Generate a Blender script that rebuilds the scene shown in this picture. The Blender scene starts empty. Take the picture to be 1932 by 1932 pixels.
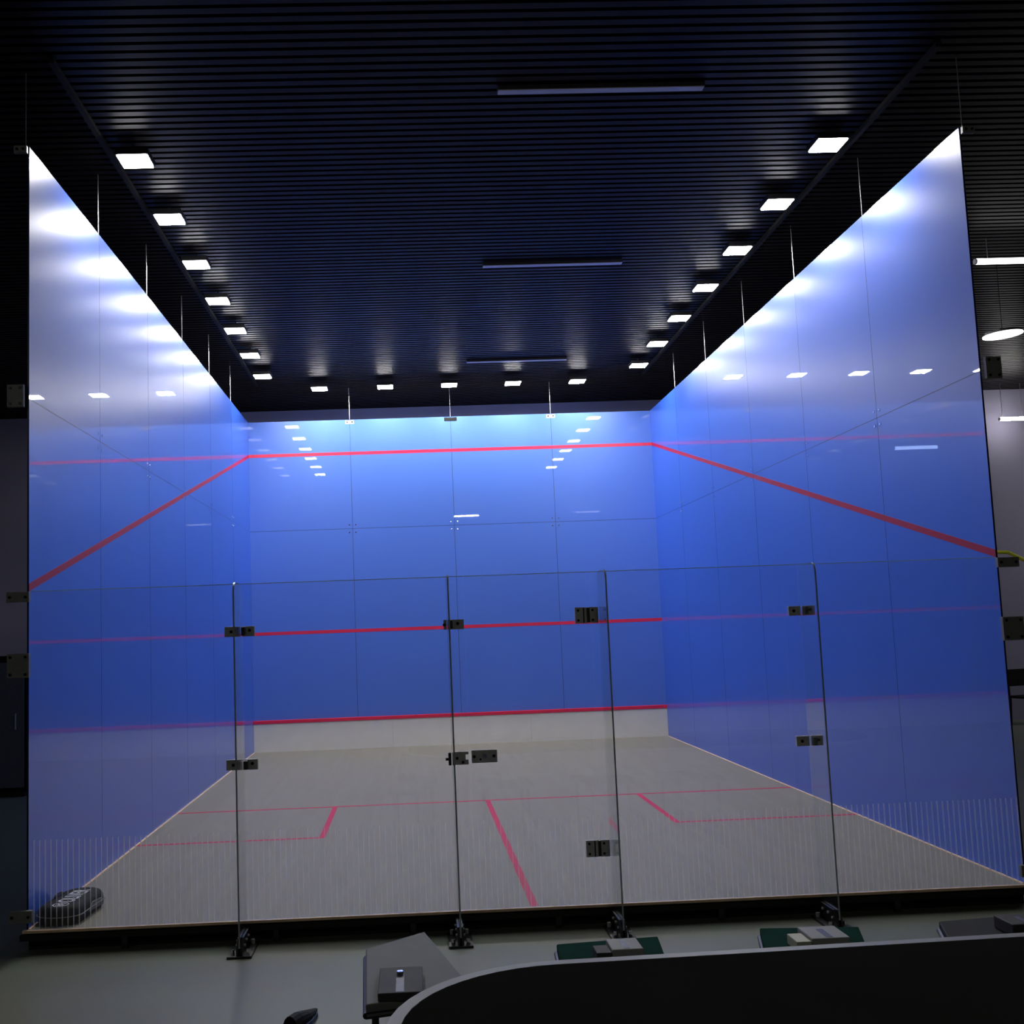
import bpy, bmesh, math, random
from mathutils import Vector, Matrix

random.seed(4)
sc = bpy.context.scene
COL = sc.collection

# ------------------------------------------------------------------ camera, world, exposure
cam_d = bpy.data.cameras.new('camera')
cam = bpy.data.objects.new('camera', cam_d)
COL.objects.link(cam)
YAW, PITCH, ROLL = 0.03535, 0.09797, -0.03704
fw = Vector((math.sin(YAW) * math.cos(PITCH), math.cos(YAW) * math.cos(PITCH), math.sin(PITCH)))
rt = Vector((math.cos(YAW), -math.sin(YAW), 0.0))
up = rt.cross(fw)
rt2 = rt * math.cos(ROLL) + up * math.sin(ROLL)
up2 = -rt * math.sin(ROLL) + up * math.cos(ROLL)
cam.matrix_world = Matrix(((rt2.x, up2.x, -fw.x, 2.47344), (rt2.y, up2.y, -fw.y, -7.05702),
                           (rt2.z, up2.z, -fw.z, 1.79274), (0, 0, 0, 1)))
cam_d.sensor_width = 36.0
cam_d.lens = 2024.406 / 1932 * 36.0
cam_d.shift_x = (966 - 841.34) / 1932
cam_d.shift_y = (985.92 - 966) / 1932
cam_d.clip_end = 200
sc.camera = cam

world = bpy.data.worlds.new('world')
sc.world = world
world.use_nodes = True
world.node_tree.nodes['Background'].inputs[0].default_value = (0.6, 0.65, 0.8, 1)
world.node_tree.nodes['Background'].inputs[1].default_value = 0.0

vs = sc.view_settings
vs.view_transform = 'Standard'
vs.look = 'None'
vs.gamma = 1.0
vs.use_curve_mapping = False
vs.exposure = 0.0
sc.display_settings.display_device = 'sRGB'
LAMP = 172.0        # radiance of the square court lamps
LAMP_FRONT = 240.0 # the row washing the front wall
TUBE = 48.0        # radiance of the hall tube lamps

cy = sc.cycles
cy.use_denoising = True
cy.max_bounces = 9
cy.diffuse_bounces = 5
cy.glossy_bounces = 5
cy.transparent_max_bounces = 24
cy.sample_clamp_indirect = 6.0
cy.caustics_reflective = False
cy.caustics_refractive = False

# ------------------------------------------------------------------ dimensions (metres)
W, L, H = 6.4, 9.75, 5.135          # court width, length, glass height
HF = -0.14                          # hall floor level
HC = 5.65                           # ceiling level
HJ = 3.40                           # horizontal joint of the court walls

# ------------------------------------------------------------------ materials
def new_mat(name):
    m = bpy.data.materials.new(name)
    m.use_nodes = True
    return m, m.node_tree.nodes, m.node_tree.links

def noise(nt, scale, detail=4.0, mapping=None):
    n, l = nt.nodes, nt.links
    tc = n.new('ShaderNodeTexCoord')
    t = n.new('ShaderNodeTexNoise')
    t.inputs['Scale'].default_value = scale
    t.inputs['Detail'].default_value = detail
    if mapping:
        mp = n.new('ShaderNodeMapping')
        mp.inputs['Scale'].default_value = mapping
        l.new(tc.outputs['Object'], mp.inputs['Vector'])
        l.new(mp.outputs['Vector'], t.inputs['Vector'])
    else:
        l.new(tc.outputs['Object'], t.inputs['Vector'])
    return t

def plain(name, col, rough=0.5, metal=0.0, spec=0.5, var=0.08, scale=6.0, coat=0.0, mapping=None, col2=None):
    m, n, l = new_mat(name)
    b = n['Principled BSDF']
    b.inputs['Roughness'].default_value = rough
    b.inputs['Metallic'].default_value = metal
    b.inputs['Specular IOR Level'].default_value = spec
    b.inputs['Coat Weight'].default_value = coat
    b.inputs['Coat Roughness'].default_value = 0.03
    t = noise(m.node_tree, scale, mapping=mapping)
    r = n.new('ShaderNodeValToRGB')
    a = [max(0.0, c * (1 - var)) for c in col] + [1]
    c2 = col2 if col2 else [c * (1 + var) for c in col]
    r.color_ramp.elements[0].position = 0.35
    r.color_ramp.elements[1].position = 0.68
    r.color_ramp.elements[0].color = a
    r.color_ramp.elements[1].color = list(c2) + [1]
    l.new(t.outputs['Fac'], r.inputs['Fac'])
    l.new(r.outputs['Color'], b.inputs['Base Color'])
    return m

def emit(name, col, strength):
    m, n, l = new_mat(name)
    n.remove(n['Principled BSDF'])
    e = n.new('ShaderNodeEmission')
    e.inputs['Color'].default_value = (*col, 1)
    e.inputs['Strength'].default_value = strength
    l.new(e.outputs[0], n['Material Output'].inputs['Surface'])
    return m

def schlick(m, f0=0.04, gain=1.0):
    n, l = m.node_tree.nodes, m.node_tree.links
    lw = n.new('ShaderNodeLayerWeight')
    lw.inputs['Blend'].default_value = 0.5
    p = n.new('ShaderNodeMath'); p.operation = 'POWER'; p.inputs[1].default_value = 5.0
    l.new(lw.outputs['Facing'], p.inputs[0])
    k = n.new('ShaderNodeMath'); k.operation = 'MULTIPLY_ADD'
    k.inputs[1].default_value = (1 - f0) * gain
    k.inputs[2].default_value = f0 * gain
    l.new(p.outputs[0], k.inputs[0])
    return k

def clear_glass(name, tint, f0=0.04, stripes=False, haze=0.0):
    """thin clear glass; optionally with the frosted safety stripes near its foot"""
    m, n, l = new_mat(name)
    n.remove(n['Principled BSDF'])
    out = n['Material Output']
    tr = n.new('ShaderNodeBsdfTransparent'); tr.inputs['Color'].default_value = (*tint, 1)
    gl = n.new('ShaderNodeBsdfGlossy'); gl.inputs['Roughness'].default_value = 0.0
    mx = n.new('ShaderNodeMixShader')
    l.new(schlick(m, f0).outputs[0], mx.inputs[0])
    body = tr
    if haze:
        df = n.new('ShaderNodeBsdfDiffuse'); df.inputs['Color'].default_value = (0.75, 0.77, 0.8, 1)
        mh = n.new('ShaderNodeMixShader')
        t = noise(m.node_tree, 1.7)
        mm = n.new('ShaderNodeMath'); mm.operation = 'MULTIPLY'; mm.inputs[1].default_value = haze * 2
        l.new(t.outputs['Fac'], mm.inputs[0])
        l.new(mm.outputs[0], mh.inputs[0])
        l.new(tr.outputs[0], mh.inputs[1]); l.new(df.outputs[0], mh.inputs[2])
        body = mh
    l.new(body.outputs[0], mx.inputs[1]); l.new(gl.outputs[0], mx.inputs[2])
    last = mx
    if stripes:
        geo = n.new('ShaderNodeNewGeometry')
        sep = n.new('ShaderNodeSeparateXYZ')
        l.new(geo.outputs['Position'], sep.inputs[0])
        d = n.new('ShaderNodeMath'); d.operation = 'DIVIDE'; d.inputs[1].default_value = 0.0353
        f = n.new('ShaderNodeMath'); f.operation = 'FRACT'
        lt = n.new('ShaderNodeMath'); lt.operation = 'LESS_THAN'; lt.inputs[1].default_value = 0.085
        zt = n.new('ShaderNodeMath'); zt.operation = 'LESS_THAN'; zt.inputs[1].default_value = 0.55
        mu = n.new('ShaderNodeMath'); mu.operation = 'MULTIPLY'
        l.new(sep.outputs['X'], d.inputs[0]); l.new(d.outputs[0], f.inputs[0]); l.new(f.outputs[0], lt.inputs[0])
        l.new(sep.outputs['Z'], zt.inputs[0])
        l.new(lt.outputs[0], mu.inputs[0]); l.new(zt.outputs[0], mu.inputs[1])
        sca = n.new('ShaderNodeMath'); sca.operation = 'MULTIPLY'; sca.inputs[1].default_value = 0.38
        l.new(mu.outputs[0], sca.inputs[0])
        fr = n.new('ShaderNodeBsdfTranslucent'); fr.inputs['Color'].default_value = (0.52, 0.52, 0.53, 1)
        fd = n.new('ShaderNodeBsdfDiffuse'); fd.inputs['Color'].default_value = (0.52, 0.52, 0.53, 1)
        fm = n.new('ShaderNodeMixShader'); fm.inputs[0].default_value = 0.15
        l.new(fr.outputs[0], fm.inputs[1]); l.new(fd.outputs[0], fm.inputs[2])
        m2 = n.new('ShaderNodeMixShader')
        l.new(sca.outputs[0], m2.inputs[0])
        l.new(mx.outputs[0], m2.inputs[1]); l.new(fm.outputs[0], m2.inputs[2])
        last = m2
    l.new(last.outputs[0], out.inputs['Surface'])
    return m

def film(name, col, see, tint, glow=0.14):
    """blue court-wall film: glossy blue, partly see-through"""
    m, n, l = new_mat(name)
    b = n['Principled BSDF']
    t = noise(m.node_tree, 0.8, detail=2)
    r = n.new('ShaderNodeValToRGB')
    r.color_ramp.elements[0].color = [c * 0.94 for c in col] + [1]
    r.color_ramp.elements[1].color = [min(1, c * 1.05) for c in col] + [1]
    l.new(t.outputs['Fac'], r.inputs['Fac'])
    l.new(r.outputs['Color'], b.inputs['Base Color'])
    b.inputs['Roughness'].default_value = 0.34
    b.inputs['Specular IOR Level'].default_value = 0.48
    b.inputs['Coat Weight'].default_value = 1.0
    b.inputs['Coat Roughness'].default_value = 0.012
    tl_ = n.new('ShaderNodeBsdfTranslucent'); tl_.inputs['Color'].default_value = (*tint, 1)
    m0 = n.new('ShaderNodeMixShader'); m0.inputs[0].default_value = glow
    l.new(b.outputs[0], m0.inputs[1]); l.new(tl_.outputs[0], m0.inputs[2])
    tr = n.new('ShaderNodeBsdfTransparent'); tr.inputs['Color'].default_value = (*tint, 1)
    mx = n.new('ShaderNodeMixShader'); mx.inputs[0].default_value = see
    l.new(m0.outputs[0], mx.inputs[1]); l.new(tr.outputs[0], mx.inputs[2])
    l.new(mx.outputs[0], n['Material Output'].inputs['Surface'])
    return m

def wood_floor(name):
    m, n, l = new_mat(name)
    b = n['Principled BSDF']
    tc = n.new('ShaderNodeTexCoord')
    mp = n.new('ShaderNodeMapping')
    mp.inputs['Rotation'].default_value = (0, 0, math.pi / 2)
    br = n.new('ShaderNodeTexBrick')
    br.inputs['Scale'].default_value = 1.0
    br.inputs['Brick Width'].default_value = 1.4
    br.inputs['Row Height'].default_value = 0.075
    br.inputs['Mortar Size'].default_value = 0.0006
    br.inputs['Mortar Smooth'].default_value = 0.3
    br.inputs['Color1'].default_value = (0.222, 0.202, 0.158, 1)
    br.inputs['Color2'].default_value = (0.238, 0.218, 0.172, 1)
    br.inputs['Mortar'].default_value = (0.19, 0.172, 0.135, 1)
    l.new(tc.outputs['Object'], mp.inputs['Vector']); l.new(mp.outputs['Vector'], br.inputs['Vector'])
    t = noise(m.node_tree, 3.0, mapping=(9, 0.7, 1))
    r = n.new('ShaderNodeValToRGB')
    r.color_ramp.elements[0].color = (0.88, 0.88, 0.88, 1)
    r.color_ramp.elements[1].color = (1.06, 1.06, 1.06, 1)
    l.new(t.outputs['Fac'], r.inputs['Fac'])
    mu = n.new('ShaderNodeMix'); mu.data_type = 'RGBA'; mu.blend_type = 'MULTIPLY'; mu.inputs['Factor'].default_value = 1.0
    l.new(br.outputs['Color'], mu.inputs['A']); l.new(r.outputs['Color'], mu.inputs['B'])
    l.new(mu.outputs['Result'], b.inputs['Base Color'])
    b.inputs['Roughness'].default_value = 0.45
    b.inputs['Specular IOR Level'].default_value = 0.15
    return m

M = {}
M['court_floor'] = wood_floor('pale grey wood floor')
M['hall_floor'] = plain('grey green vinyl floor', (0.185, 0.176, 0.140), 0.42, spec=0.3, var=0.06, scale=1.3, col2=(0.172, 0.198, 0.155))
M['hall_wall'] = plain('grey lavender wall paint', (0.190, 0.178, 0.250), 0.8, var=0.05, scale=0.7)
M['dark_wall'] = plain('dark hall wall paint', (0.06, 0.06, 0.075), 0.8, var=0.1, scale=0.7)
M['ceiling'] = plain('black ceiling paint', (0.006, 0.006, 0.007), 0.9, var=0.2)
M['slat'] = plain('black lacquered slat', (0.007, 0.0055, 0.0065), 0.42, spec=0.08, var=0.2, mapping=(0.4, 6, 6))
M['film'] = film('blue glass film', (0.052, 0.18, 0.90), 0.17, (0.36, 0.50, 0.9))
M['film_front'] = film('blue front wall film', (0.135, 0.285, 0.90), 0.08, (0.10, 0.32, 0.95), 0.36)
M['pane_back'] = clear_glass('outer glass face', (0.96, 0.97, 0.98))
M['pane_edge'] = plain('blue black glass edge', (0.004, 0.014, 0.075), 0.25, var=0.1)
M['seal'] = plain('dark blue joint seal', (0.016, 0.04, 0.17), 0.5)
M['red'] = plain('red line tape', (0.66, 0.012, 0.055), 0.45, var=0.05)
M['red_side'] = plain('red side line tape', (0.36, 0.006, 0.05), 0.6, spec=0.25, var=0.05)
M['red_floor'] = plain('red floor line paint', (0.50, 0.010, 0.065), 0.5, spec=0.2, var=0.07, scale=30)
M['tin'] = plain('pale grey tin board', (0.66, 0.63, 0.53), 0.4, var=0.03)
M['glass'] = clear_glass('clear striped glass', (0.985, 0.992, 0.99), stripes=True, haze=0.012)
M['glass_fin'] = clear_glass('clear fin glass', (0.965, 0.985, 0.985), haze=0.01)
M['glass_edge'] = plain('dark green glass edge', (0.36, 0.42, 0.44), 0.2, var=0.1)
M['edge_light'] = plain('polished glass top edge', (0.34, 0.46, 0.50), 0.12, var=0.15, scale=3)
M['steel'] = plain('brushed grey steel', (0.50, 0.50, 0.47), 0.42, metal=0.0, var=0.12, scale=20)
M['steel_mid'] = plain('dull dark steel', (0.20, 0.20, 0.185), 0.45, var=0.1, scale=20)
M['steel_dark'] = plain('dark steel', (0.05, 0.05, 0.05), 0.4, metal=0.6, var=0.1, scale=20)
M['bolt'] = plain('black hex socket bolt', (0.018, 0.018, 0.018), 0.3, metal=0.5)
M['chrome'] = plain('shiny bolt', (0.75, 0.75, 0.76), 0.15, metal=1.0, var=0.04)
M['cable'] = plain('steel cable', (0.55, 0.55, 0.56), 0.3, metal=0.9, var=0.1, scale=60)
M['black'] = plain('matte black', (0.008, 0.008, 0.008), 0.65, spec=0.15, var=0.2)
M['black_top'] = plain('dull black table top', (0.018, 0.018, 0.0165), 0.85, spec=0.0, var=0.05, scale=2)
M['black_metal'] = plain('black painted metal', (0.010, 0.010, 0.011), 0.35, var=0.15)
M['plinth'] = plain('black court base', (0.013, 0.013, 0.012), 0.6, spec=0.3, var=0.3, scale=5)
M['rim'] = plain('grey table edging', (0.27, 0.27, 0.265), 0.45, var=0.05)
M['trim'] = plain('tan wood edging', (0.80, 0.56, 0.36), 0.4, var=0.12, scale=12, mapping=(1, 1, 1))
M['lamp'] = emit('lamp diffuser', (1.0, 0.985, 0.96), LAMP)
M['lamp_front'] = emit('front lamp diffuser', (1.0, 0.985, 0.96), LAMP_FRONT)
M['tube'] = emit('tube lamp diffuser', (1.0, 0.985, 0.95), TUBE)
M['tube_back'] = emit('back tube lamp diffuser', (1.0, 0.985, 0.95), 130.0)
M['tube_near'] = emit('near tube lamp diffuser', (1.0, 0.985, 0.95), 4.0)
M['disc'] = emit('disc lamp diffuser', (1.0, 0.98, 0.96), 2.5)
M['unlit'] = plain('unlit white lamp cover', (0.62, 0.62, 0.63), 0.5, var=0.03)
M['green'] = plain('dark green seat', (0.003, 0.040, 0.026), 0.8, spec=0.02, var=0.12, scale=14)
M['seat_grey'] = plain('pale grey seat', (0.165, 0.17, 0.16), 0.6, spec=0.2, var=0.05)
M['bracket'] = plain('pale grey bracket', (0.30, 0.30, 0.285), 0.5, spec=0.2, var=0.06)
M['bracket_dark'] = plain('dark grey bracket', (0.05, 0.05, 0.048), 0.6, spec=0.2, var=0.12)
M['bag'] = plain('black bag fabric', (0.008, 0.008, 0.009), 0.7, spec=0.15, var=0.25, scale=40)
M['bag_grey'] = plain('dark grey bag panel', (0.12, 0.12, 0.12), 0.6, var=0.1, scale=40)
M['white'] = plain('white print', (0.72, 0.72, 0.72), 0.5, var=0.03)
M['blue_dark'] = plain('deep blue rubber', (0.01, 0.05, 0.14), 0.5)
M['yellow'] = plain('yellow pipe paint', (0.62, 0.62, 0.03), 0.4, var=0.06)

# ------------------------------------------------------------------ mesh helpers
def bx(bm, x0, x1, y0, y1, z0, z1, mi=0):
    vv = [bm.verts.new(p) for p in ((x0, y0, z0), (x1, y0, z0), (x1, y1, z0), (x0, y1, z0),
                                    (x0, y0, z1), (x1, y0, z1), (x1, y1, z1), (x0, y1, z1))]
    fs = []
    for idx in ((0, 3, 2, 1), (4, 5, 6, 7), (0, 1, 5, 4), (1, 2, 6, 5), (2, 3, 7, 6), (3, 0, 4, 7)):
        f = bm.faces.new([vv[i] for i in idx]); f.material_index = mi
        fs.append(f)
    return fs                       # bottom, top, -y, +x, +y, -x

def tube(bm, p, q, r, seg=12, r2=None, mi=0):
    p, q = Vector(p), Vector(q)
    d = (q - p).normalized()
    a = d.orthogonal().normalized(); b = d.cross(a)
    r2 = r if r2 is None else r2
    A = [bm.verts.new(p + (a * math.cos(t) + b * math.sin(t)) * r) for t in (2 * math.pi * i / seg for i in range(seg))]
    B = [bm.verts.new(q + (a * math.cos(t) + b * math.sin(t)) * r2) for t in (2 * math.pi * i / seg for i in range(seg))]
    for i in range(seg):
        j = (i + 1) % seg
        bm.faces.new((A[i], A[j], B[j], B[i])).material_index = mi
    bm.faces.new(A[::-1]).material_index = mi
    bm.faces.new(B).material_index = mi

def prism(bm, pts, z0, z1, mi=0, axis='z', mi_side=None):
    """extrude the polygon pts between two levels along an axis"""
    def P(p, z):
        return (p[0], p[1], z) if axis == 'z' else ((p[0], z, p[1]) if axis == 'y' else (z, p[0], p[1]))
    A = [bm.verts.new(P(p, z0)) for p in pts]
    B = [bm.verts.new(P(p, z1)) for p in pts]
    k = len(pts)
    bm.faces.new(A[::-1]).material_index = mi
    bm.faces.new(B).material_index = mi
    for i in range(k):
        f = bm.faces.new((A[i], A[(i + 1) % k], B[(i + 1) % k], B[i]))
        f.material_index = mi if mi_side is None else mi_side

def obj(name, bm, mats, parent=None, bevel=0.0, smooth=False):
    bmesh.ops.recalc_face_normals(bm, faces=bm.faces)
    me = bpy.data.meshes.new(name)
    if bevel:
        bmesh.ops.bevel(bm, geom=list(bm.edges), offset=bevel, segments=2, affect='EDGES', profile=0.5)
    bm.to_mesh(me); bm.free()
    for m in (mats if isinstance(mats, (list, tuple)) else [mats]):
        me.materials.append(m)
    if smooth:
        for p in me.polygons:
            p.use_smooth = True
    o = bpy.data.objects.new(name, me)
    COL.objects.link(o)
    if parent:
        o.parent = parent
    return o

def box_obj(name, dims, mat, parent=None, bevel=0.0):
    bm = bmesh.new(); bx(bm, *dims)
    return obj(name, bm, mat, parent, bevel)

def tube_obj(name, p, q, r, mat, parent=None, seg=12, r2=None):
    bm = bmesh.new(); tube(bm, p, q, r, seg, r2)
    return obj(name, bm, mat, parent)

def thing(name, label, cat, loc=(0, 0, 0), group=None, rz=0.0):
    o = bpy.data.objects.new(name, None)
    COL.objects.link(o)
    o.empty_display_size = 0.1
    o.location = loc; o.rotation_euler = (0, 0, rz)
    o['label'] = label; o['category'] = cat
    if group: o['group'] = group
    return o

def tag(o, label, cat, group=None):
    o['label'] = label; o['category'] = cat
    if group: o['group'] = group
    return o

def struct(name):
    o = bpy.data.objects.new(name, None); COL.objects.link(o); o['kind'] = 'structure'
    return o

def struct_mesh(name, bm, mats):
    o = obj(name, bm, mats); o['kind'] = 'structure'
    return o

def copy_tree(o, parent=None):
    c = o.copy(); COL.objects.link(c)
    if parent is not None: c.parent = parent
    for ch in list(o.children):
        copy_tree(ch, c)
    return c

# ------------------------------------------------------------------ hall shell
HX0, HX1, HY0, HY1 = -7.0, 16.0, -11.0, 11.38
bm = bmesh.new(); bx(bm, HX0, HX1, HY0, HY1, HF - 0.1, HF); struct_mesh('floor', bm, M['hall_floor'])
bm = bmesh.new(); bx(bm, HX0, HX1, HY1, HY1 + 0.1, HF, HC); struct_mesh('wall_far', bm, M['hall_wall'])
bm = bmesh.new(); bx(bm, HX0 - 0.1, HX0, HY0, HY1, HF, HC); struct_mesh('wall_outer_left', bm, M['dark_wall'])
bm = bmesh.new(); bx(bm, HX1, HX1 + 0.1, HY0, HY1, HF, HC); struct_mesh('wall_outer_right', bm, M['hall_wall'])
bm = bmesh.new(); bx(bm, HX0, HX1, HY0 - 0.1, HY0, HF, HC); struct_mesh('wall_near', bm, M['dark_wall'])
# ceiling: black slab with lacquered slats running across the hall
bm = bmesh.new()
bx(bm, HX0, HX1, HY0, HY1, HC + 0.09, HC + 0.15, 0)
y = HY0 + 0.06
while y < HY1 - 0.05:
    bx(bm, HX0, HX1, y, y + 0.062, HC, HC + 0.03, 1)
    y += 0.1
struct_mesh('ceiling', bm, [M['ceiling'], M['slat']])

# ------------------------------------------------------------------ court floor, base, markings
court = struct('floor_court')
box_obj('floor_boards', (0.0, W, 0.0, L, -0.03, 0.0), M['court_floor'], court)
LW = 0.05
def mark(name, x0, x1, y0, y1):
    box_obj(name, (x0, x1, y0, y1, 0.0, 0.0012), M['red_floor'], court)
mark('short_line', 0.0, W, 4.26, 4.31)
mark('half_court_line', W / 2 - 0.025, W / 2 + 0.025, 0.0, 4.26)
for s in (0, 1):
    xa, xb = (0.0, 1.6) if s == 0 else (W - 1.6, W)
    mark('service_box_line', xa if s == 0 else xa - 0.05, xb + 0.05 if s == 0 else xb, 2.61, 2.66)
    xs = 1.6 if s == 0 else W - 1.65
    mark('service_box_line', xs, xs + 0.05, 2.66, 4.26)
tr = struct('trim_1')
box_obj('back_edging', (-0.03, W + 0.03, -0.034, 0.0, -0.016, 0.001), M['trim'], tr, 0.002)
for x0, x1 in ((0.0, 0.014), (W - 0.014, W)):
    box_obj('side_edging', (x0, x1, 0.0, L - 0.05, 0.0, 0.006), M['trim'], tr)
base = struct('trim_2')
box_obj('court_plinth', (-0.02, W + 0.02, 0.06, L, HF, -0.03), M['plinth'], base)
box_obj('plinth_beam', (-0.05, W + 0.05, -0.02, 0.06, -0.065, -0.03), M['plinth'], base)
for x in (0.6, 1.55, 2.42, 3.35, 4.4, 5.55):
    box_obj('support_post', (x - 0.018, x + 0.018, -0.01, 0.03, HF, -0.065), M['steel_dark'], base)

# ------------------------------------------------------------------ blue court walls
T = 0.012
def pane(parent, x0, x1, y0, y1, z0, z1, inner, film_m):
    bm = bmesh.new()
    fs = bx(bm, x0, x1, y0, y1, z0, z1, 2)
    inner_i = {'+x': 3, '-x': 5, '-y': 2}[inner]
    outer_i = {'+x': 5, '-x': 3, '-y': 4}[inner]
    fs[inner_i].material_index = 0
    fs[outer_i].material_index = 1
    return obj('glass_pane', bm, [film_m, M['pane_back'], M['pane_edge']], parent)

G = 0.003
NS = 6
for side in ('left', 'right'):
    wl = struct('wall_' + side)
    xi, xo, inner = (0.0, -T, '+x') if side == 'left' else (W, W + T, '-x')
    x0, x1 = min(xi, xo), max(xi, xo)
    for k in range(NS):
        ya, yb = L * k / NS, L * (k + 1) / NS
        for za, zb in ((0.0, HJ), (HJ, H)):
            pane(wl, x0, x1, ya + (G if k else 0), yb - (G if k < NS - 1 else 0), za + (G if za else 0), zb - (G if zb < H else 0), inner, M['film'])
    for k in range(1, NS):
        yy = L * k / NS
        box_obj('joint_seal', (x0 + 0.001, x1 - 0.001, yy - G, yy + G, 0.0, H), M['seal'], wl)
    box_obj('joint_seal', (x0 + 0.001, x1 - 0.001, 0.0, L, HJ - G, HJ + G), M['seal'], wl)
    # sloping red out line, 2.13 m at the back rising to 4.57 m at the front
    bm = bmesh.new()
    s = 1 if side == 'left' else -1
    prism(bm, [(0.0, 2.13), (L, 4.57), (L, 4.62), (0.0, 2.18)], xi, xi + s * 0.0015, axis='x')
    obj('out_line', bm, M['red_side'], wl)
    for k in range(1, NS):                         # patch fittings at the four-pane corners
        yy = L * k / NS
        for dy in (-0.05, 0.05):
            for dz in (-0.06, 0.06):
                tube_obj('fitting_cap', (xi, yy + dy, HJ + dz), (xi + s * 0.004, yy + dy, HJ + dz), 0.011, M['chrome'], wl, 10)
        bm = bmesh.new(); bx(bm, min(xo, xo - s * 0.03), max(xo, xo - s * 0.03), yy - 0.075, yy + 0.075, HJ - 0.085, HJ + 0.085)
        obj('patch_fitting', bm, M['steel_dark'], wl)

wf = struct('wall_front')
NF = 4
for k in range(NF):
    xa, xb = W * k / NF, W * (k + 1) / NF
    for za, zb in ((0.0, HJ), (HJ, H)):
        pane(wf, xa + (G if k else 0), xb - (G if k < NF - 1 else 0), L, L + T, za + (G if za else 0), zb - (G if zb < H else 0), '-y', M['film_front'])
for k in range(1, NF):
    box_obj('joint_seal', (W * k / NF - G, W * k / NF + G, L + 0.001, L + T - 0.001, 0.0, H), M['seal'], wf)
box_obj('joint_seal', (0.0, W, L + 0.001, L + T - 0.001, HJ - G, HJ + G), M['seal'], wf)
box_obj('out_line', (0.0, W, L - 0.0015, L, 4.57, 4.62), M['red'], wf)
box_obj('service_line', (0.0, W, L - 0.0015, L, 1.78, 1.83), M['red'], wf)
for k in range(1, NF):
    xx = W * k / NF
    box_obj('patch_fitting', (xx - 0.075, xx + 0.075, L + T, L + T + 0.03, HJ - 0.085, HJ + 0.085), M['steel_dark'], wf)
    for dx in (-0.05, 0.05):
        for dz in (-0.06, 0.06):
            tube_obj('fitting_cap', (xx + dx, L, HJ + dz), (xx + dx, L - 0.004, HJ + dz), 0.010, M['chrome'], wf, 10)
for xx in (2.4, 4.0):
    box_obj('patch_fitting', (xx - 0.035, xx + 0.035, L + T, L + T + 0.03, HJ - 0.075, HJ + 0.075), M['steel_dark'], wf)
# tin: pale board with a red top strip
tin = tag(bpy.data.objects.new('tin', None), 'pale grey tin board with red top strip along foot of front court wall', 'board')
COL.objects.link(tin); tin.location = (0, 0, 0)
for xa, xb in ((0.0, 2.13), (2.13, 4.27), (4.27, W)):
    box_obj('tin_panel', (xa + 0.001, xb - 0.001, L - 0.03, L - 0.0015, 0.0, 0.43), M['tin'], tin)
tl = box_obj('top_strip', (0.0, W, L - 0.045, L - 0.0015, 0.43, 0.48), M['red'], tin, 0.004)
tl['label'] = 'red strip along the top of the tin'

# ------------------------------------------------------------------ ceiling lamps
def make_lamp():
    r = thing('ceiling_lamp', 'x', 'lamp')
    box_obj('housing', (-0.128, 0.128, -0.128, 0.128, 0.004, 0.055), M['black_metal'], r, 0.004)
    box_obj('diffuser', (-0.114, 0.114, -0.114, 0.114, -0.004, 0.0035), M['lamp'], r)
    tube_obj('stem', (0, 0, 0.055), (0, 0, HC - 5.54), 0.012, M['black_metal'], r)
    return r
proto = make_lamp()
ORD = ['nearest the camera', 'second from the camera', 'third from the camera', 'fourth from the camera',
       'fifth from the camera', 'sixth from the camera', 'farthest from the camera']
used = False
def put_lamp(x, y, label, group, diff=None, z=5.54):
    global used
    o = copy_tree(proto) if used else proto
    used = True
    o.location = (x, y, z)
    o['label'] = label; o['group'] = group
    if diff:
        for c in o.children:
            if c.name.startswith('diffuser'):
                c.data = c.data.copy(); c.data.materials[0] = diff
for k in range(7):
    put_lamp(0.42, 1.15 + 1.208 * k, 'lit square lamp in the row above the left court wall, ' + ORD[k], 'square lamps above the left wall')
for k in range(7):
    put_lamp(5.95, 1.13 + 1.208 * k, 'lit square lamp in the row above the right court wall, ' + ORD[k], 'square lamps above the right wall')
FO = ['leftmost', 'second from the left', 'middle one', 'second from the right', 'rightmost']
for k, x in enumerate((1.175, 2.19, 3.18, 4.17, 5.175)):
    put_lamp(x, 9.26, 'lit square lamp in the row along the front court wall, ' + FO[k], 'square lamps along the front wall', M['lamp_front'], 5.53)

for x, s in ((0.21, 'left'), (6.2, 'right')):
    o = box_obj('lighting_track', (x - 0.02, x + 0.02, -0.2, 9.3, HC - 0.035, HC), M['black'])
    tag(o, 'thin dark lighting track on the black ceiling along the %s lamp row' % s, 'track', 'lighting tracks')

def unlit(x0, x1, y, label):
    r = thing('linear_lamp', label, 'lamp', ((x0 + x1) / 2, y, HC), 'unlit linear lamps on the ceiling')
    h = (x1 - x0) / 2
    box_obj('housing', (-h, h, -0.036, 0.036, -0.03, 0.0), M['steel_dark'], r)
    box_obj('cover', (-h + 0.004, h - 0.004, -0.032, 0.032, -0.036, -0.0302), M['unlit'], r)
unlit(3.22, 4.72, 0.31, 'unlit pale strip lamp on black ceiling, the nearest and longest looking one')
unlit(3.36, 4.86, 4.06, 'unlit pale strip lamp on black ceiling above the middle of the court')
unlit(3.40, 4.86, 8.2, 'unlit strip lamp on black ceiling close to the front court wall')

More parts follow.
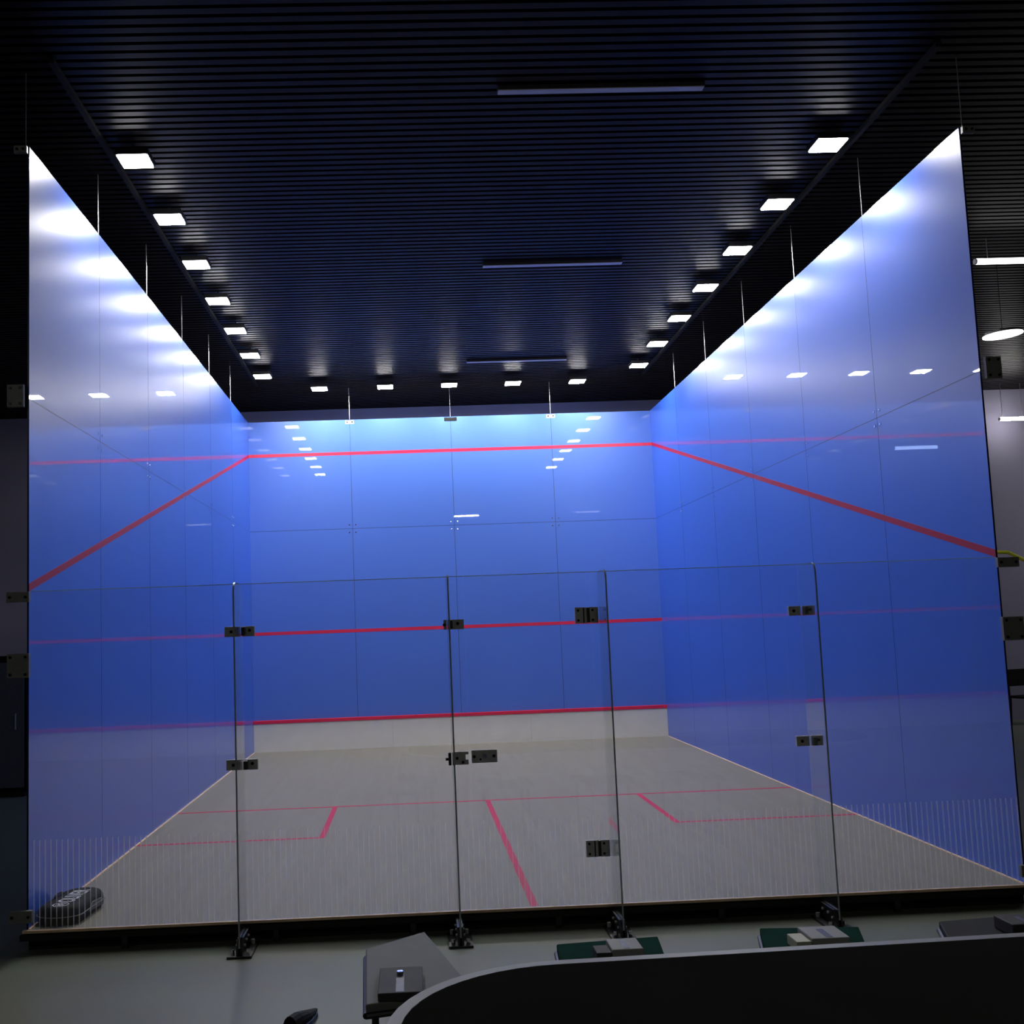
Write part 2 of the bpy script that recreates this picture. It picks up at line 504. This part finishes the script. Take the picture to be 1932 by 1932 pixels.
# steel cables holding the glass
def cable(x, y, z0, label):
    o = tube_obj('suspension_cable', (x, y, z0), (x, y, HC), 0.0035, M['cable'], None, 8)
    tag(o, label, 'cable', 'cables holding the court glass')
ORD5 = ['nearest the camera', 'second from the camera', 'third from the camera', 'fourth from the camera', 'farthest from the camera']
for k in range(1, NS):
    yy = L * k / NS
    cable(-0.006, yy, H, 'thin steel cable from ceiling to the left wall top, ' + ORD5[k - 1])
    cable(W + 0.006, yy, H, 'thin steel cable from ceiling to the right wall top, ' + ORD5[k - 1])
cable(-0.02, -0.01, H, 'thin steel cable above the back corner of the left court wall')
cable(W + 0.02, -0.01, H, 'thin steel cable above the back corner of the right court wall')
for k, nm in ((1, 'left of centre'), (2, 'centre'), (3, 'right of centre')):
    cable(W * k / NF, L + 0.006, H, 'thin steel cable from ceiling to the front wall top, ' + nm)
    t = thing('top_clamp', 'small steel clip on the top edge of the front court wall, ' + nm, 'clamp', (W * k / NF, L, H), 'clips on the front wall top')
    w_ = 0.10 if k == 2 else 0.07
    box_obj('clip_body', (-w_, w_, -0.006, 0.0, -0.07, -0.012), M['chrome'] if k == 2 else M['steel'], t, 0.001)
    for dx in (-0.04, 0.04):
        tube_obj('bolt', (dx, -0.006, -0.04), (dx, -0.012, -0.04), 0.011, M['chrome'], t, 10)

# ------------------------------------------------------------------ clear glass back wall
FIN = [1.370, 2.709, 3.706, 5.045]
GY0, GY1 = -0.014, -0.002
GZ0, GZ1 = 0.0015, 2.13
def glass_pane(name, x0, x1, parent=None):
    bm = bmesh.new()
    prism(bm, [(GY0, GZ0), (GY0, GZ1 - 0.005), (GY0 + 0.004, GZ1), (GY1, GZ1), (GY1, GZ0)], x0, x1, 0, axis='x')
    for f in bm.faces:
        c = f.calc_center_median()
        if c.z > GZ1 - 0.004: f.material_index = 2
        elif c.z < GZ0 + 0.001: f.material_index = 1
    return obj(name, bm, [M['glass'], M['glass_edge'], M['edge_light']], parent)
def panel(x0, x1, label):
    o = glass_pane('glass_screen', x0, x1)
    tag(o, label, 'glass screen', 'fixed panels of the clear glass back wall')
panel(0.004, FIN[0] - 0.004, 'clear glass panel of the back wall at far left, in front of the black bag')
panel(FIN[0] + 0.004, FIN[1] - 0.004, 'clear glass back wall panel between the first and second fins from the left')
panel(FIN[1] + 0.004, 2.818, 'narrow clear glass strip left of the glass door')
panel(3.634, FIN[2] - 0.004, 'narrow clear glass strip right of the glass door, carrying its hinges')
panel(FIN[2] + 0.004, FIN[3] - 0.004, 'clear glass back wall panel between the third and fourth fins from the left')
panel(FIN[3] + 0.004, W - 0.004, 'clear glass panel of the back wall at far right')

def bolts(parent, pts, y, r=0.010, mat=None, d=0.006):
    for x, z in pts:
        tube_obj('bolt', (x, y, z), (x, y - d, z), r, mat or M['bolt'], parent, 6)

door = thing('glass_door', 'clear frameless glass door in the middle of the back wall', 'door', (0, 0, 0))
glass_pane('door_pane', 2.823, 3.629, door)
# lock on the door (right plate) with a thumb turn
lk = box_obj('lock', (2.832, 2.997, -0.036, GY0 - 0.0002, 0.921, 1.002), M['steel'], door, 0.002)
lk['label'] = 'grey steel lock plate'
for nm, x, mt, r in (('lock_cylinder', 2.915, M['chrome'], 0.0145), ('screw', 2.848, M['bolt'], 0.010), ('screw', 2.975, M['bolt'], 0.010), ('screw', 2.888, M['bolt'], 0.007)):
    z = 0.962 if r > 0.008 else 0.944
    tube_obj(nm, (x, -0.036, z), (x, -0.043, z), r, mt, lk, 16)
for z in (1.843, 0.35):
    h = box_obj('hinge', (3.545, 3.627, -0.034, GY0 - 0.0002, z - 0.052, z + 0.052), M['steel'], door, 0.002)
    tube_obj('hinge_barrel', (3.632, -0.03, z - 0.048), (3.632, -0.03, z + 0.048), 0.011, M['steel_dark'], h)
    box_obj('hinge_leaf', (3.638, 3.698, -0.034, GY0 - 0.0002, z - 0.052, z + 0.052), M['steel'], h, 0.002)
    box_obj('hinge_groove', (3.598, 3.606, -0.0355, -0.034, z - 0.05, z + 0.05), M['bolt'], h)
    for x in (3.565, 3.66):
        for dz in (-0.032, 0.032):
            tube_obj('screw', (x, -0.034, z + dz), (x, -0.04, z + dz), 0.009, M['bolt'], h, 6)
# strike plate on the strip beside the door
st = thing('strike_plate', 'grey steel strike plate beside the door lock, on the second fin', 'clamp', (0, 0, 0))
bm = bmesh.new()
prism(bm, [(2.717, 0.914), (2.812, 0.914), (2.812, 0.945), (2.793, 0.945), (2.793, 0.978), (2.812, 0.978), (2.812, 0.996), (2.717, 0.996)], -0.034, GY0 - 0.0002, axis='y')
obj('plate', bm, M['steel'], st)
box_obj('plate', (2.682, 2.701, -0.034, GY0 - 0.0002, 0.912, 0.992), M['steel_dark'], st, 0.002)
bolts(st, [(2.738, 0.956), (2.775, 0.93)], -0.034, 0.010)
tube_obj('bolt', (2.682, -0.024, 0.951), (2.664, -0.024, 0.951), 0.009, M['bolt'], st, 8)

# fins standing square to the glass, on bolted feet
FIN_TXT = ['first from the left', 'second from the left, left of the door', 'third from the left, right of the door', 'fourth from the left']
for i, x in enumerate(FIN):
    bm = bmesh.new()
    y0, y1, r = -0.325, -0.016, 0.07
    pts = [(y1, -0.085), (y1, 2.128)]
    for k in range(7):
        a = math.pi / 2 * k / 6
        pts.append((y0 + r - r * math.sin(a), 2.128 - r + r * math.cos(a)))
    pts.append((y0, -0.085))
    prism(bm, pts, x - 0.005, x + 0.005, 0, axis='x', mi_side=1)
    for f in bm.faces:
        if abs(f.calc_center_median().y - y1) < 1e-4: f.material_index = 0
    o = obj('glass_fin', bm, [M['glass_fin'], M['glass_edge']])
    tag(o, 'upright clear glass fin bracing the back wall, ' + FIN_TXT[i], 'glass fin', 'glass fins of the back wall')
    ft = thing('floor_bracket', 'black bolted floor bracket under the glass fin ' + FIN_TXT[i], 'bracket', (x, -0.18, HF), 'floor brackets of the glass fins')
    box_obj('foot_plate', (-0.075, 0.075, -0.165, 0.15, 0.0, 0.014), M['black_metal'], ft, 0.002)
    for s in (-1, 1):
        bm = bmesh.new()
        prism(bm, [(-0.15, 0.014), (0.14, 0.014), (0.14, 0.105), (-0.09, 0.105), (-0.15, 0.045)],
              s * 0.0055, s * 0.019, axis='x')
        obj('cheek', bm, M['black_metal'], ft, 0.0015)
        for yy in (-0.115, 0.1):
            tube_obj('anchor_bolt', (s * 0.046, yy, 0.014), (s * 0.046, yy, 0.042), 0.013, M['chrome'] if yy < 0 else M['steel'], ft, 6)
        for yy, zz in ((-0.09, 0.06), (-0.02, 0.075), (0.07, 0.075)):
            tube_obj('clamp_bolt', (s * 0.019, yy, zz), (s * 0.029, yy, zz), 0.009, M['steel'], ft, 6)

def clamp(fx, xa, xb, za, zb, label):
    t = thing('glass_clamp', label, 'clamp', (0, 0, 0), 'clamps on the glass fins')
    y1 = GY0 - 0.0002
    if xa < fx - 0.01:
        p = box_obj('plate', (xa, fx - 0.0065, -0.036, y1, za, zb), M['steel'], t, 0.002)
        bolts(t, [((xa + fx) / 2 - 0.01, (za + zb) / 2)], -0.036, 0.011)
    if xb > fx + 0.01:
        box_obj('plate', (fx + 0.0065, xb, -0.036, y1, za, zb), M['steel'], t, 0.002)
        bolts(t, [((xb + fx) / 2 + 0.012, (za + zb) / 2 + 0.006)], -0.036, 0.011)
        box_obj('knuckle', (fx + 0.0065, fx + 0.03, -0.085, -0.036, za + 0.006, zb - 0.006), M['steel_dark'], t, 0.002)
clamp(FIN[0], 1.262, 1.455, 1.787, 1.852, 'upper grey steel clamp on the first glass fin from the left')
clamp(FIN[0], 1.260, 1.460, 0.938, 1.004, 'lower grey steel clamp on the first glass fin from the left')
clamp(FIN[1], 2.682, 2.814, 1.782, 1.846, 'grey steel clamp high on the second fin, above the door lock')
clamp(FIN[3], 4.960, 5.135, 1.790, 1.852, 'upper grey steel clamp on the fourth glass fin from the left')
clamp(FIN[3], 4.955, 5.130, 0.942, 1.007, 'lower grey steel clamp on the fourth glass fin from the left')

# clamps on the outer back corners of the side walls
def edge_clamp(xa, xb, za, zb, nb, label):
    t = thing('edge_clamp', label, 'clamp', (0, 0, 0), 'clamps on the back corners of the court')
    y0, y1 = -0.045, GY0 - 0.0002
    box_obj('plate', (xa, xb, y0, y1, za, zb), M['steel_mid'], t, 0.002)
    ins = min(0.022, (zb - za) / 2)
    zs = [(za + zb) / 2] if nb == 2 else [za + ins, zb - ins]
    bolts(t, [(x, z) for z in zs for x in (xa + 0.022, xb - 0.022)], y0, 0.010)
for s, nm in ((0, 'left'), (1, 'right')):
    def X(a, b):
        return (a, b) if s == 0 else (W - b, W - a)
    edge_clamp(*X(-0.13, 0.015), 2.06, 2.125, 2, 'small steel clamp at the back corner of the %s wall, just under the red line' % nm)
    edge_clamp(*X(-0.125, 0.015), 1.575, 1.73, 4, 'large square steel clamp at the back corner of the %s wall, below the red line' % nm)
    edge_clamp(*X(-0.13, -0.022), 3.34, 3.49, 4, 'upright steel clamp high on the back corner of the %s wall' % nm)
    edge_clamp(*X(-0.09, -0.004), 5.075, 5.125, 2, 'dark steel clamp at the very top back corner of the %s wall' % nm)
    edge_clamp(*X(-0.11, 0.035), 0.05, 0.125, 2, 'small steel clamp at the foot of the back corner of the %s wall' % nm)

# ------------------------------------------------------------------ racket bag in the left back corner
bag = thing('racket_bag', 'black racket bag with white lettering lying in the left back corner of the court', 'bag', (0.170, 0.335, 0.0), rz=math.radians(-4))
def bag_outline(w, l, k=1.0):
    pts = []
    n = 10
    hw, hl = w / 2, l / 2
    for i in range(n + 1):                       # far rounded end
        a = math.pi * i / n
        pts.append((hw * k * math.cos(a), hl - 0.14 + 0.14 * math.sin(a)))
    for i in range(n + 1):                       # near end, flatter
        a = math.pi + math.pi * i / n
        pts.append((hw * k * math.cos(a), -hl + 0.09 + 0.09 * math.sin(a)))
    return pts
bm = bmesh.new()
rings = []
for z, sc_ in ((0.001, 0.90), (0.018, 0.98), (0.06, 1.0), (0.105, 0.97), (0.128, 0.86), (0.133, 0.78)):
    rings.append([bm.verts.new((x * sc_, y_ * (0.5 + sc_ * 0.5), z)) for x, y_ in bag_outline(0.285, 0.60)])
for a, b in zip(rings, rings[1:]):
    for i in range(len(a)):
        bm.faces.new((a[i], a[(i + 1) % len(a)], b[(i + 1) % len(a)], b[i]))
bm.faces.new(rings[0][::-1]); bm.faces.new(rings[-1])
obj('bag_body', bm, M['bag'], bag, smooth=True)
bm = bmesh.new()                                  # zip running round the side
o0 = bag_outline(0.291, 0.606)
for i in range(len(o0)):
    a, b = o0[i], o0[(i + 1) % len(o0)]
    tube(bm, (*a, 0.065), (*b, 0.065), 0.0045, 6)
z_ = obj('zip', bm, M['bag_grey'], bag)
bm = bmesh.new()
prism(bm, [(-0.10, 0.045), (0.12, 0.030), (0.14, 0.085), (-0.02, 0.10)], 0.137, 0.1455, axis='x')
sp = obj('side_panel', bm, M['bag_grey'], bag, 0.002)
sp['label'] = 'dark grey side panel'
bm = bmesh.new()                                  # carry handle on top
for i in range(8):
    a0, a1 = math.pi * i / 8, math.pi * (i + 1) / 8
    tube(bm, (-0.10, 0.02 + 0.07 * math.cos(a0), 0.133 + 0.022 * math.sin(a0)), (-0.10, 0.02 + 0.07 * math.cos(a1), 0.133 + 0.022 * math.sin(a1)), 0.007, 8)
obj('handle', bm, M['bag'], bag)

def text_mesh(name, body, size, mat, parent, loc, rz, extr=0.0008, sx=1.0):
    cu = bpy.data.curves.new(name, 'FONT')
    cu.body = body; cu.size = size; cu.extrude = extr; cu.offset = 0.0012
    cu.align_x = 'LEFT'; cu.align_y = 'CENTER'
    o = bpy.data.objects.new(name, cu)
    COL.objects.link(o)
    dg = bpy.context.evaluated_depsgraph_get(); dg.update()
    me = bpy.data.meshes.new_from_object(o.evaluated_get(dg))
    bpy.data.objects.remove(o)
    me.materials.clear(); me.materials.append(mat)
    r = bpy.data.objects.new(name, me); COL.objects.link(r)
    r.parent = parent; r.location = loc; r.rotation_euler = (0, 0, rz); r.scale = (sx, 1, 1)
    return r
lt = text_mesh('lettering', 'OLIVER', 0.155, M['white'], bag, (0.008, -0.145, 0.1345), math.pi / 2, sx=0.65)
lt['label'] = 'white lettering OLIVER'
bm = bmesh.new()                                  # round emblem beside the lettering
N = 32
for r0, r1 in ((0.044, 0.052),):
    for i in range(N):
        a, b = 2 * math.pi * i / N, 2 * math.pi * (i + 1) / N
        vs_ = [bm.verts.new((r * math.cos(t), r * math.sin(t), 0)) for r, t in ((r0, a), (r1, a), (r1, b), (r0, b))]
        bm.faces.new(vs_)
def bar(cx, cyy, l, w, ang):
    c, s = math.cos(ang), math.sin(ang)
    vs_ = [bm.verts.new((cx + x * c - y_ * s, cyy + x * s + y_ * c, 0)) for x, y_ in ((-l, -w), (l, -w), (l, w), (-l, w))]
    bm.faces.new(vs_)
for a in (0.5, -0.5):
    bar(-0.012, 0.0, 0.030, 0.0035, math.pi / 2 + a)
    bar(0.012, 0.0, 0.030, 0.0035, math.pi / 2 + a)
bar(0.0, 0.022, 0.03, 0.003, 0); bar(0.0, -0.022, 0.03, 0.003, 0)
em = obj('emblem', bm, M['white'], bag)
em.location = (0.004, -0.208, 0.1348)
em['label'] = 'white round emblem'
bag.scale = (1, 1, 0.86)

# ------------------------------------------------------------------ foreground table and stools
tb = thing('table', 'black table with rounded corner and grey edging, nearest the camera', 'table', (2.33, -3.13, HF), rz=math.radians(2.0))
TZ = 0.60 - HF
def table_outline(inset):
    w, d, r = 4.6, 1.5, 0.62
    pts = []
    rr = r - inset
    for cx_, cy_, a0 in ((w - r, -r, 0), (r, -r, 90), (r, -d + r, 180), (w - r, -d + r, 270)):
        for k in range(13):
            a = math.radians(a0 + 90 * k / 12)
            pts.append((cx_ + rr * math.cos(a), cy_ + rr * math.sin(a)))
    return pts
bm = bmesh.new()
oo, ii = table_outline(0.0), table_outline(0.045)
vo = [bm.verts.new((*p, TZ)) for p in oo]; vi = [bm.verts.new((*p, TZ)) for p in ii]
vb = [bm.verts.new((*p, TZ - 0.03)) for p in oo]; vib = [bm.verts.new((*p, TZ - 0.03)) for p in ii]
k = len(oo)
for i in range(k):
    j = (i + 1) % k
    bm.faces.new((vo[i], vo[j], vi[j], vi[i])); bm.faces.new((vb[i], vb[j], vo[j], vo[i]))
    bm.faces.new((vib[i], vib[j], vb[j], vb[i])); bm.faces.new((vi[i], vi[j], vib[j], vib[i]))
rm = obj('table_edging', bm, M['rim'], tb); rm['label'] = 'grey edging band'
bm = bmesh.new(); prism(bm, table_outline(0.046), TZ - 0.028, TZ - 0.001)
obj('tabletop', bm, M['black_top'], tb)
for lx, ly in ((0.6, -0.55), (4.0, -0.55), (0.6, -1.0), (4.0, -1.0)):
    tube_obj('leg', (lx, ly, 0.0), (lx, ly, TZ - 0.03), 0.03, M['black_metal'], tb)

def stool(corners, seat_m, br_m, label, bracket, extra=None):
    cx_ = sum(c[0] for c in corners) / 4; cy_ = sum(c[1] for c in corners) / 4
    t = thing('stool', label, 'stool', (cx_, cy_, HF), 'stools pushed up to the black table')
    loc = [(c[0] - cx_, c[1] - cy_) for c in corners]
    SZ = 0.45 - HF
    bm = bmesh.new(); prism(bm, loc, SZ - 0.035, SZ)
    obj('seat', bm, seat_m, t, 0.006)
    bm = bmesh.new()
    for i in range(4):
        a, b = loc[i], loc[(i + 1) % 4]
        tube(bm, (*a, SZ - 0.04), (*b, SZ - 0.04), 0.012, 8)
    obj('seat_frame', bm, M['black_metal'], t)
    for a in loc:
        tube_obj('leg', (a[0] * 0.8, a[1] * 0.8, 0.0), (a[0] * 0.8, a[1] * 0.8, SZ - 0.036), 0.014, M['black_metal'], t)
    bxx, byy, w_, d_, h_ = bracket
    bxx -= cx_; byy -= cy_
    bm = bmesh.new()
    bx(bm, bxx, bxx + w_, byy, byy + d_, SZ, SZ + h_)
    b = obj('bracket', bm, br_m, t, 0.004); b['label'] = 'grey slotted bracket'
    box_obj('slot', (bxx + w_ * 0.40, bxx + w_ * 0.58, byy + 0.01, byy + d_ * 0.75, SZ + h_ - 0.003, SZ + h_ + 0.0006), M['bolt'], b)
    if extra:
        box_obj('side_block', (bxx - 0.062, bxx - 0.002, byy + 0.0, byy + d_ * 0.7, SZ, SZ + h_ * 0.8), extra, b, 0.003)
    return t
stool([(3.017, -2.70), (3.44, -2.68), (3.48, -2.348), (3.039, -2.393)], M['green'], M['bracket'],
      'stool with dark green square seat in front of the third glass fin', (3.225, -2.68, 0.125, 0.15, 0.05), M['bracket_dark'])
stool([(3.838, -2.68), (4.258, -2.66), (4.352, -2.348), (3.936, -2.30)], M['green'], M['bracket'],
      'stool with dark green seat and yellowish block, in front of the fourth glass fin', (4.035, -2.66, 0.155, 0.17, 0.05), plain('pale yellow grey bracket', (0.50, 0.50, 0.36), 0.5))
stool([(4.60, -2.66), (5.05, -2.64), (5.12, -2.28), (4.713, -2.326)], M['black'], M['bracket_dark'],
      'stool with black seat at the right edge of the picture', (4.89, -2.60, 0.15, 0.15, 0.05))
gs = stool([(2.262, -3.02), (2.66, -2.92), (2.485, -2.108), (2.233, -2.331)], M['seat_grey'], M['bracket_dark'],
           'pale grey angled seat left of the black table, dark bracket with shiny knob on it', (2.305, -3.0, 0.165, 0.30, 0.03))
kb = tube_obj('knob', (2.385 - gs.location.x, -2.79 - gs.location.y, 0.45 - HF + 0.03), (2.385 - gs.location.x, -2.79 - gs.location.y, 0.45 - HF + 0.042), 0.013, M['chrome'], gs, 16)
kb['label'] = 'shiny round knob'

# dark shoe at the bottom edge of the frame
sh = thing('shoe', 'dark pointed shoe tip with blue sole on the hall floor, left of the grey seat', 'shoe', (1.86, -1.50, HF), rz=math.radians(-20))
bm = bmesh.new()
prism(bm, [(-0.045, -0.13), (0.045, -0.13), (0.05, 0.02), (0.032, 0.13), (0.0, 0.19), (-0.03, 0.12), (-0.05, 0.0)], 0.0, 0.022)
obj('sole', bm, M['blue_dark'], sh, 0.004)
bm = bmesh.new()
rings = []
for yy, w_, h_ in ((-0.12, 0.040, 0.085), (-0.04, 0.043, 0.08), (0.04, 0.043, 0.06), (0.11, 0.032, 0.042), (0.17, 0.012, 0.028)):
    rings.append([bm.verts.new((w_ * math.cos(math.pi * i / 8), yy, 0.022 + (h_ - 0.022) * math.sin(math.pi * i / 8))) for i in range(9)])
for a, b in zip(rings, rings[1:]):
    for i in range(8):
        bm.faces.new((a[i], a[i + 1], b[i + 1], b[i]))
bm.faces.new(rings[0]); bm.faces.new(rings[-1][::-1])
for a, b in zip(rings, rings[1:]):
    bm.faces.new((a[0], b[0], b[-1], a[-1]))
obj('upper', bm, M['black'], sh)

# ------------------------------------------------------------------ things in the hall beyond the court
def tube_lamp(x0, x1, y, z, label, r=0.03, stems=True, top=HC, mat='tube'):
    t = thing('tube_lamp', label, 'lamp', ((x0 + x1) / 2, y, z), 'lit tube lamps in the hall')
    h = (x1 - x0) / 2
    bm = bmesh.new(); tube(bm, (-h, 0, 0), (h, 0, 0), r, 14)
    obj('tube', bm, M[mat], t)
    for s in (-1, 1):
        tube_obj('end_cap', (s * h, 0, 0), (s * (h + 0.02), 0, 0), r * 0.95, M['unlit'], t)
        if stems:
            tube_obj('stem', (s * h * 0.8, 0, r * 0.9), (s * h * 0.8, 0, top - z), 0.004, M['cable'], t, 6)
tube_lamp(8.50, 9.75, 3.66, 5.40, 'bright white tube lamp under the black ceiling right of the court', 0.032, mat='tube_near')
tube_lamp(12.75, 13.19, 10.9, 5.03, 'short thin lit tube lamp near the far wall at the right edge')
tube_lamp(10.86, 11.6, 10.9, 4.58, 'thin lit tube lamp seen dimly through the right court wall', mat='tube_near')
tube_lamp(13.3, 15.3, 8.6, 3.9, 'added fill tube lamp in the hall, out of view, farthest to the right', 0.04)  # added out-of-view fill light, brightens the far wall and floor at the right
tube_lamp(4.0, 4.8, -8.6, 5.45, 'lit tube lamp under the ceiling behind the camera, right side', 0.024, mat='tube_back')
tube_lamp(-5.0, -4.2, -8.0, 5.45, 'added fill tube lamp under the ceiling behind the camera, left side', 0.03, mat='tube_back')  # unseen lamp added to fill the near hall with light

dl = thing('disc_lamp', 'large round white disc lamp hanging right of the court', 'lamp', (9.12, 4.36, 4.80))
dl.rotation_euler = (0, math.radians(-3.0), 0)
tube_obj('diffuser', (0, 0, -0.012), (0, 0, 0.0), 0.205, M['disc'], dl, 40)
tube_obj('housing', (0, 0, 0.0005), (0, 0, 0.03), 0.195, M['black_metal'], dl, 40)
tube_obj('cord', (0, 0, 0.03), (0.044, 0, HC - 4.80), 0.004, M['black'], dl, 6)

bm = bmesh.new()
pl = [(10.9, 9.0, 2.66), (11.60, 9.0, 2.627), (11.86, 9.0, 2.49), (12.3, 9.0, 2.27)]
for a, b in zip(pl, pl[1:]):
    tube(bm, a, b, 0.028, 10)
yr = thing('handrail', 'yellow bent rail just right of the right court wall', 'rail', (0, 0, 0))
obj('rail_bar', bm, M['yellow'], yr)
for x, z in ((11.0, 2.655), (12.28, 2.28)):
    tube_obj('rail_post', (x, 9.0, HF), (x, 9.0, z), 0.025, M['yellow'], yr)

# black chair by the far wall at the right edge
ch = thing('chair', 'black chair by the far wall at the right edge of the picture', 'chair', (12.62, 10.55, HF), rz=math.radians(15))
box_obj('seat', (-0.22, 0.22, -0.22, 0.22, 0.43, 0.47), M['black'], ch, 0.01)
box_obj('backrest', (-0.21, 0.21, 0.20, 0.235, 0.62, 0.90), M['black'], ch, 0.01)
for sx in (-1, 1):
    for sy in (-1, 1):
        top = 0.70 if sy == 1 else 0.43
        tube_obj('leg', (sx * 0.2, sy * 0.21, 0.0), (sx * 0.19, sy * 0.19, 0.43), 0.016, M['black_metal'], ch, 8)
    tube_obj('back_post', (sx * 0.18, 0.215, 0.46), (sx * 0.18, 0.215, 0.64), 0.012, M['black_metal'], ch, 8)

# dark cabinet left of the court
cb = thing('cabinet', 'dark upright cabinet standing in the gloom left of the left court wall', 'cabinet', (-2.9, 7.3, HF))
box_obj('body', (-0.9, 0.42, -0.3, 0.3, 0.06, 1.78), M['black'], cb, 0.005)
for x in (-0.84, -0.21):
    d_ = box_obj('door', (x, x + 0.6, -0.322, -0.301, 0.12, 1.70), M['bag_grey'], cb, 0.004)
    tube_obj('handle', (x + 0.5, -0.335, 0.85), (x + 0.5, -0.335, 1.05), 0.01, M['steel'], d_)
box_obj('plinth', (-0.86, 0.38, -0.27, 0.27, 0.0, 0.06), M['black_metal'], cb)
